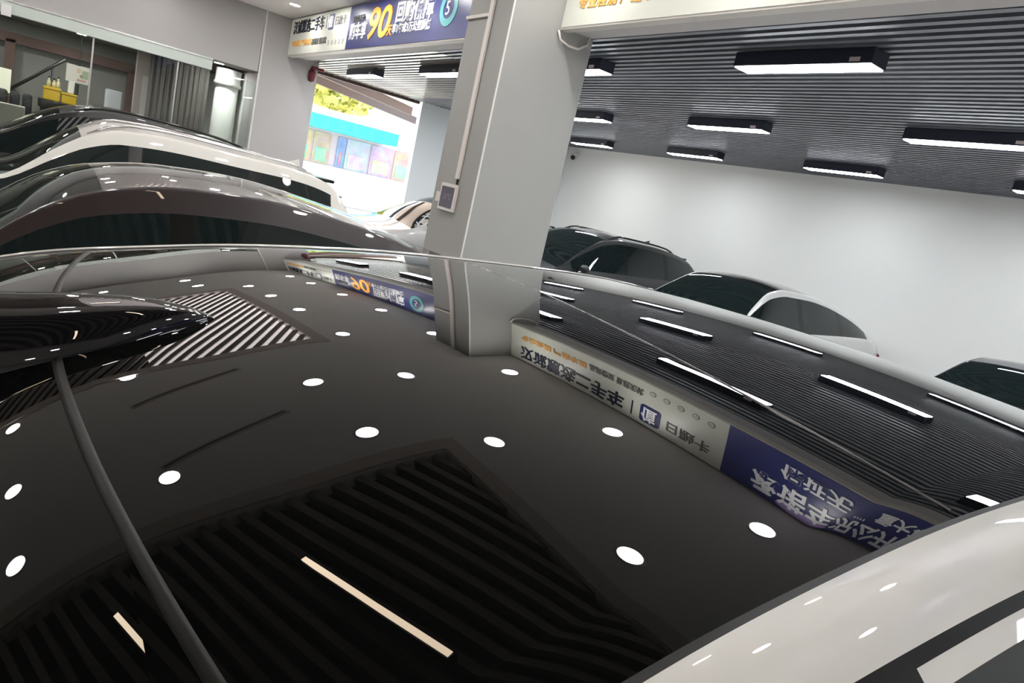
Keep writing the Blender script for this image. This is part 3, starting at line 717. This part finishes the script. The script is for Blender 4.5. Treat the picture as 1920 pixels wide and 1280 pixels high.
pk = MB().box(-15.62, -15.45, 1.76, 2.0, 0, 3.04).build('square_post', mat('pinkish_post', (.55, .47, .44), .6), None, bevel=.01); tag(pk, 'pinkish white square post standing behind the glass partition', 'post')
pk2 = MB().box(-15.44, -15.42, 1.88, 1.99, 1.0, 2.58).build('notice_sheet', mat('pale_sheet', (.8, .72, .7), .6), pk)
po = empty('poster_board', (-15.5, .87, 2.315), 'white poster board with small coloured print behind the glass partition', 'poster')
MB().box(-.01, .01, -.19, .19, -.15, .15).build('board', mat('poster_white', (.72, .68, .62), .6), po)
for (y0, y1, z0, z1, cc) in ((-.03, .03, .02, .1, (.7, .5, .35)), (.05, .15, -.06, .08, (.4, .45, .3)), (-.02, .12, -.12, -.08, (.6, .35, .35)), (.02, .06, -.05, .0, (.35, .35, .2))):
    MB().box(.01, .012, y0, y1, z0, z1).build('print_block', mat('print', cc, .6), po)
hg = MB().box(-15.52, -15.48, .86, .88, 2.46, 3.06).build('hanging_rod', m_black, po); hg.location = (15.5, -.87, -2.315)
def boxy(name, x0, x1, y0, y1, z0, z1, m, label, cat, group=None, bev=.012):
    e = MB().box(x0, x1, y0, y1, z0, z1).build(name, m, None, bevel=bev); return tag(e, label, cat, group)
m_yel = mat('yellow_plastic', (.72, .47, .02), .4)
ct = empty('display_counter', (-15.6, 1.03, 0), 'long black display counter behind the glass partition', 'counter')
MB().box(-.32, .32, -.72, .72, 1.62, 1.76).build('counter_top', m_black, ct, bevel=.01); MB().box(-.28, .28, -.68, .68, .0, 1.62).build('counter_body', mat('counter_body', (.05, .05, .055), .5), ct)
def crate(y0, y1, z1, lab):
    b = empty('storage_bin', (-15.5, (y0 + y1) / 2, 1.76), lab, 'storage bin', 'yellow bins on the black counter'); hw = (y1 - y0) / 2; h = z1 - 1.76
    MB().box(-.15, .15, -hw, hw, 0, h * .8).build('bin_body', m_yel, b, bevel=.015); MB().box(-.16, .16, -hw - .01, hw + .01, h * .8, h).build('rim', m_yel, b, bevel=.008)
crate(.37, .62, 1.99, 'bright yellow storage bin on black counter, nearer the dark machines')
crate(.64, .87, 1.95, 'bright yellow storage bin on black counter, under the poster board')
for k, (yy, hh) in enumerate(((.44, .15), (.52, .13), (.58, .17))):
    b = empty('bottle', (-15.5, yy, 1.99), 'pale yellow bottle standing on yellow bin, %s' % ('leftmost of three', 'middle of three', 'rightmost of three')[k], 'bottle', 'bottles on the yellow bin')
    MB().lathe((0, 0, 0), (0, 0, 1), [(0, 0), (.032, 0), (.032, hh * .6), (.012, hh * .75), (.012, hh), (0, hh)], 14).build('bottle_body', mat('pale_yellow_plastic', (.75, .68, .42), .4), b, True)
    MB().cyl((0, 0, hh), (0, 0, 1), .014, .025, 12).build('cap', m_black, b)
ki = empty('coffee_machine', (-15.55, .80, 1.95), 'white and black coffee machine standing on the yellow bin', 'coffee machine')
MB().box(-.1, .1, -.07, .03, 0, .22).build('case', m_white, ki, bevel=.02); MB().box(-.1, .1, .03, .09, 0, .2).build('brew_head', m_black, ki, bevel=.01)
boxy('carton', -15.7, -15.4, 1.32, 1.57, 1.76, 2.19, mat('white_carton', (.7, .7, .74), .6), 'white carton standing at the far end of the black counter', 'carton')
st = empty('stool', (-15.0, .62, 0), 'yellow topped stool in front of the black counter', 'stool')
MB().box(-.12, .12, -.12, .12, 1.42, 1.58).build('seat', m_yel, st, bevel=.02)
for sx in (-1, 1):
    for q in (-1, 1): MB().tube([(sx * .10, q * .10, 1.42), (sx * .16, q * .16, 0)], .014).build('leg', m_chrome, st, True)
bd = boxy('sign_board', -15.55, -15.5, -.42, -.10, 1.72, 2.12, mat('cream_board', (.85, .82, .66), .5, emis=(1, .95, .75), estr=.25), 'cream lit board behind the glass partition, beside the timber post', 'board')
random.seed(4)
tr = empty('tyre_rack', (-15.3, -.25, 0), 'dark rack of tyres and tools behind the glass partition', 'rack')
MB().box(-.25, .25, -.75, .55, 1.18, 1.22).build('shelf', m_black, tr); MB().box(-.25, .25, -.75, .55, .55, .59).build('shelf', m_black, tr)
for sx in (-.23, .23):
    for q in (-.73, .53): MB().box(sx - .02, sx + .02, q - .02, q + .02, 0, 1.18).build('upright', m_chrome, tr)
for k in range(7):
    yy = -.90 + k * .175
    b = empty('tyre', (-15.3, yy, 1.221), 'black tyre standing on the dark rack, %s from the timber post side' % ordn[k], 'tyre', 'tyres on the dark rack')
    MB().lathe((0, -.07, .28), (0, 1, 0), [(.17, 0), (.25, -.0), (.28, .03), (.28, .11), (.25, .14), (.17, .14), (.17, 0)], 24).build('tread', m_rubber, b, True)
    MB().lathe((0, -.055, .28), (0, 1, 0), [(.17, 0), (.15, .02), (.03, .02), (.03, .09), (.15, .09), (.17, .11)], 24).build('wheel_rim', m_alloy, b, True)
lad = empty('stair_rail', (-16.4, .35, 0), 'dark slanting stair rail rising behind the yellow bins', 'stair rail')
MB().tube([(0, -.5, 1.75), (0, .35, 2.55)], .03).build('handrail', m_black, lad, True)
MB().tube([(0, .16, .0), (0, .16, 2.37)], .02).build('baluster', m_black, lad, True); MB().tube([(0, -.4, .0), (0, -.4, 1.84)], .02).build('baluster', m_black, lad, True)
boxy('low_cabinet', -14.4, -13.9, -1.2, .12, 0, 1.58, mat('cream_cabinet', (.62, .57, .5), .5), 'cream low cabinet just behind glass by the tyre rack', 'cabinet')
for k, (x, yy, lab) in enumerate(((-13.95, 2.85, 'by the round pillar'), (-14.7, .75, 'over the yellow bins'), (-13.8, 1.0, 'in front of the charcoal curtain'), (-14.6, -.2, 'over the tyre rack'), (-16.2, .9, 'by the rear wall, beyond the poster board'), (-16.2, -.6, 'by the rear wall, beyond the tyre rack'), (-14.3, -1.2, 'over the cream cabinet'))):  # lamps out of sight, added to brighten the pillar, bins and curtain
    o = copy_tree(proto); o.location = (x, yy, 3.06); o['label'] = 'added unseen downlight in the room behind the glass, ' + lab; o['group'] = 'unseen downlights added to light the room behind the glass'

# ------------------------------------------------------------------ street outside the exit
m_pave = mat('street_pavement', (.62, .60, .57), .9, vary=.06)
struct(MB().box(-70, -15.0, -40, 60, -.14, -.02).build('street', m_pave))
cn = empty('exit_canopy', (-15.6, 6.3, 3.43), 'pinkish canopy with brown beams outside the street exit', 'canopy')
m_can = mat('canopy_soffit', (.92, .76, .68), .7); m_beam = mat('brown_beam', (.05, .03, .025), .6)
def oriented_bar(p, q, wd_, z0, z1):
    p = Vector((*p, 0)); q = Vector((*q, 0)); d = (q - p); L = d.length; a = math.atan2(d.y, d.x); mid = (p + q) / 2
    return MB().box(-L / 2, L / 2, -wd_ / 2, wd_ / 2, z0, z1, rot=a, at=(mid.x, mid.y, 0))
o = Vector((-15.6, 6.3, 3.43))
for (p, q) in (((-14.4, 4.0), (-14.4, 7.9)), ((-14.0, 4.1), (-17.6, 8.4)), ((-16.0, 4.9), (-20.8, 10.6))):
    oriented_bar(p, q, .10, 3.42, 3.62).build('beam', m_beam, cn, off=o)
b = MB().quad((-14.40, 2.5, 3.62), (-14.40, 9.2, 3.62), (-20.2, 13.2, 3.62), (-16.0, 3.4, 3.62)); b.quad((-14.40, 2.5, 3.70), (-14.40, 9.2, 3.70), (-20.2, 13.2, 3.70), (-16.0, 3.4, 3.70)); b.build('soffit', m_can, cn, off=o)
def mottled(name, cc):
    m = mat(name, cc, .6); t = m.node_tree; b = t.nodes['Principled BSDF']
    tc = t.nodes.new('ShaderNodeTexCoord'); vo = t.nodes.new('ShaderNodeTexNoise'); vo.inputs['Scale'].default_value = 2.6; vo.inputs['Detail'].default_value = 5
    mx = t.nodes.new('ShaderNodeMix'); mx.data_type = 'RGBA'; mx.inputs['Factor'].default_value = .35; mx.inputs['A'].default_value = (*cc, 1)
    t.links.new(tc.outputs['Object'], vo.inputs['Vector']); t.links.new(vo.outputs['Color'], mx.inputs['B']); t.links.new(mx.outputs['Result'], b.inputs['Base Color'])
    return m
sh = empty('street_shop', (-28, 11.6, 0), 'shop across the bright street with cyan awning sign', 'building')
m_shopw = mat('shop_wall', (.50, .40, .42), .8)
MB().box(-3, -.6, -6, 6, 0, 3.7).build('wall', m_shopw, sh)
MB().box(-.6, 1.0, -2.75, 1.0, 2.86, 3.36).build('awning', mat('cyan_awning', (.03, .55, .58), .5), sh, bevel=.02)
MB().box(-.6, -.4, -6, 6, 0, 1.5).build('plinth', mat('pale_plinth', (.9, .89, .87), .8), sh)
for i in range(5):
    MB().box(1.0, 1.02, -2.5 + i * .62, -2.15 + i * .62, 2.98, 3.26).build('awning_mark', mat('teal_mark', (.02, .38, .46), .5), sh)
for i, (y0, y1, cc) in enumerate(((-2.7, -2.0, (.50, .22, .05)), (-1.9, -1.2, (.38, .22, .10)), (-.9, -.55, (.02, .14, .40)), (-.5, .5, (.30, .34, .48)), (.6, 1.6, (.40, .22, .40)), (1.7, 3.0, (.48, .22, .16)))):
    w_ = MB().box(-.62, -.55, y0, y1, 1.52, 2.75).build('shop_window', mottled('shop_front_%d' % i, cc), sh)
    MB().box(-.56, -.53, y0 + .12, y1 - .12, 1.62, 2.15).build('display', mottled('display_%d' % i, (cc[2], cc[0], cc[1])), w_)
def tree(x, y, h, lab, seed):
    e = empty('tree', (x, y, 0), lab, 'tree', 'trees across the street'); rnd = random.Random(seed)
    MB().tube([(0, 0, 0), (.05, 0, h * .3), (0, .1, h * .55)], .14).build('trunk', m_wood, e, True)
    b = MB()
    for _ in range(420):
        a = rnd.uniform(0, 6.28); q = rnd.uniform(-1, 1); rr = rnd.uniform(.55, 1.) ; s2 = math.sqrt(1 - q * q)
        p = Vector((1.7 * rr * s2 * math.cos(a), 1.7 * rr * s2 * math.sin(a), h * .72 + 1.3 * rr * q)); t = Vector((rnd.uniform(-1, 1), rnd.uniform(-1, 1), rnd.uniform(-1, 1))).normalized(); k = t.orthogonal().normalized() * .22; t *= .3
        b.quad(p - t, p + k, p + t, p - k)
    b.build('foliage', mat('yellow_green_leaf', (.42, .44, .10), .6), e)
tree(-33.5, 12.2, 7.0, 'yellow-green tree above the cyan awning across the street', 1)
tree(-25.2, 15.2, 4.6, 'yellow-green tree right of the cyan awning across the street', 2)
mo = empty('scooter', (-22.5, 8.35, 0), 'small grey scooter parked on the bright street outside', 'scooter')
for yy in (-.5, .5): MB().lathe((-.05, yy, .24), (1, 0, 0), [(.14, 0), (.24, .0), (.24, .1), (.14, .1)], 20).build('wheel', m_rubber, mo, True)
MB().tube([(0, -.5, .24), (0, -.25, .45), (0, .45, .5), (0, .5, .24)], .09).build('frame', mat('scooter_grey', (.25, .22, .24), .4), mo, True)
MB().ell((0, .2, .68), .14, .34, .08).build('seat', m_black, mo, True); MB().tube([(0, -.42, .4), (0, -.3, 1.0)], .04).build('steering_column', m_black, mo, True); MB().tube([(-.28, -.28, 1.02), (.28, -.28, 1.02)], .018).build('handlebar', m_black, mo, True)
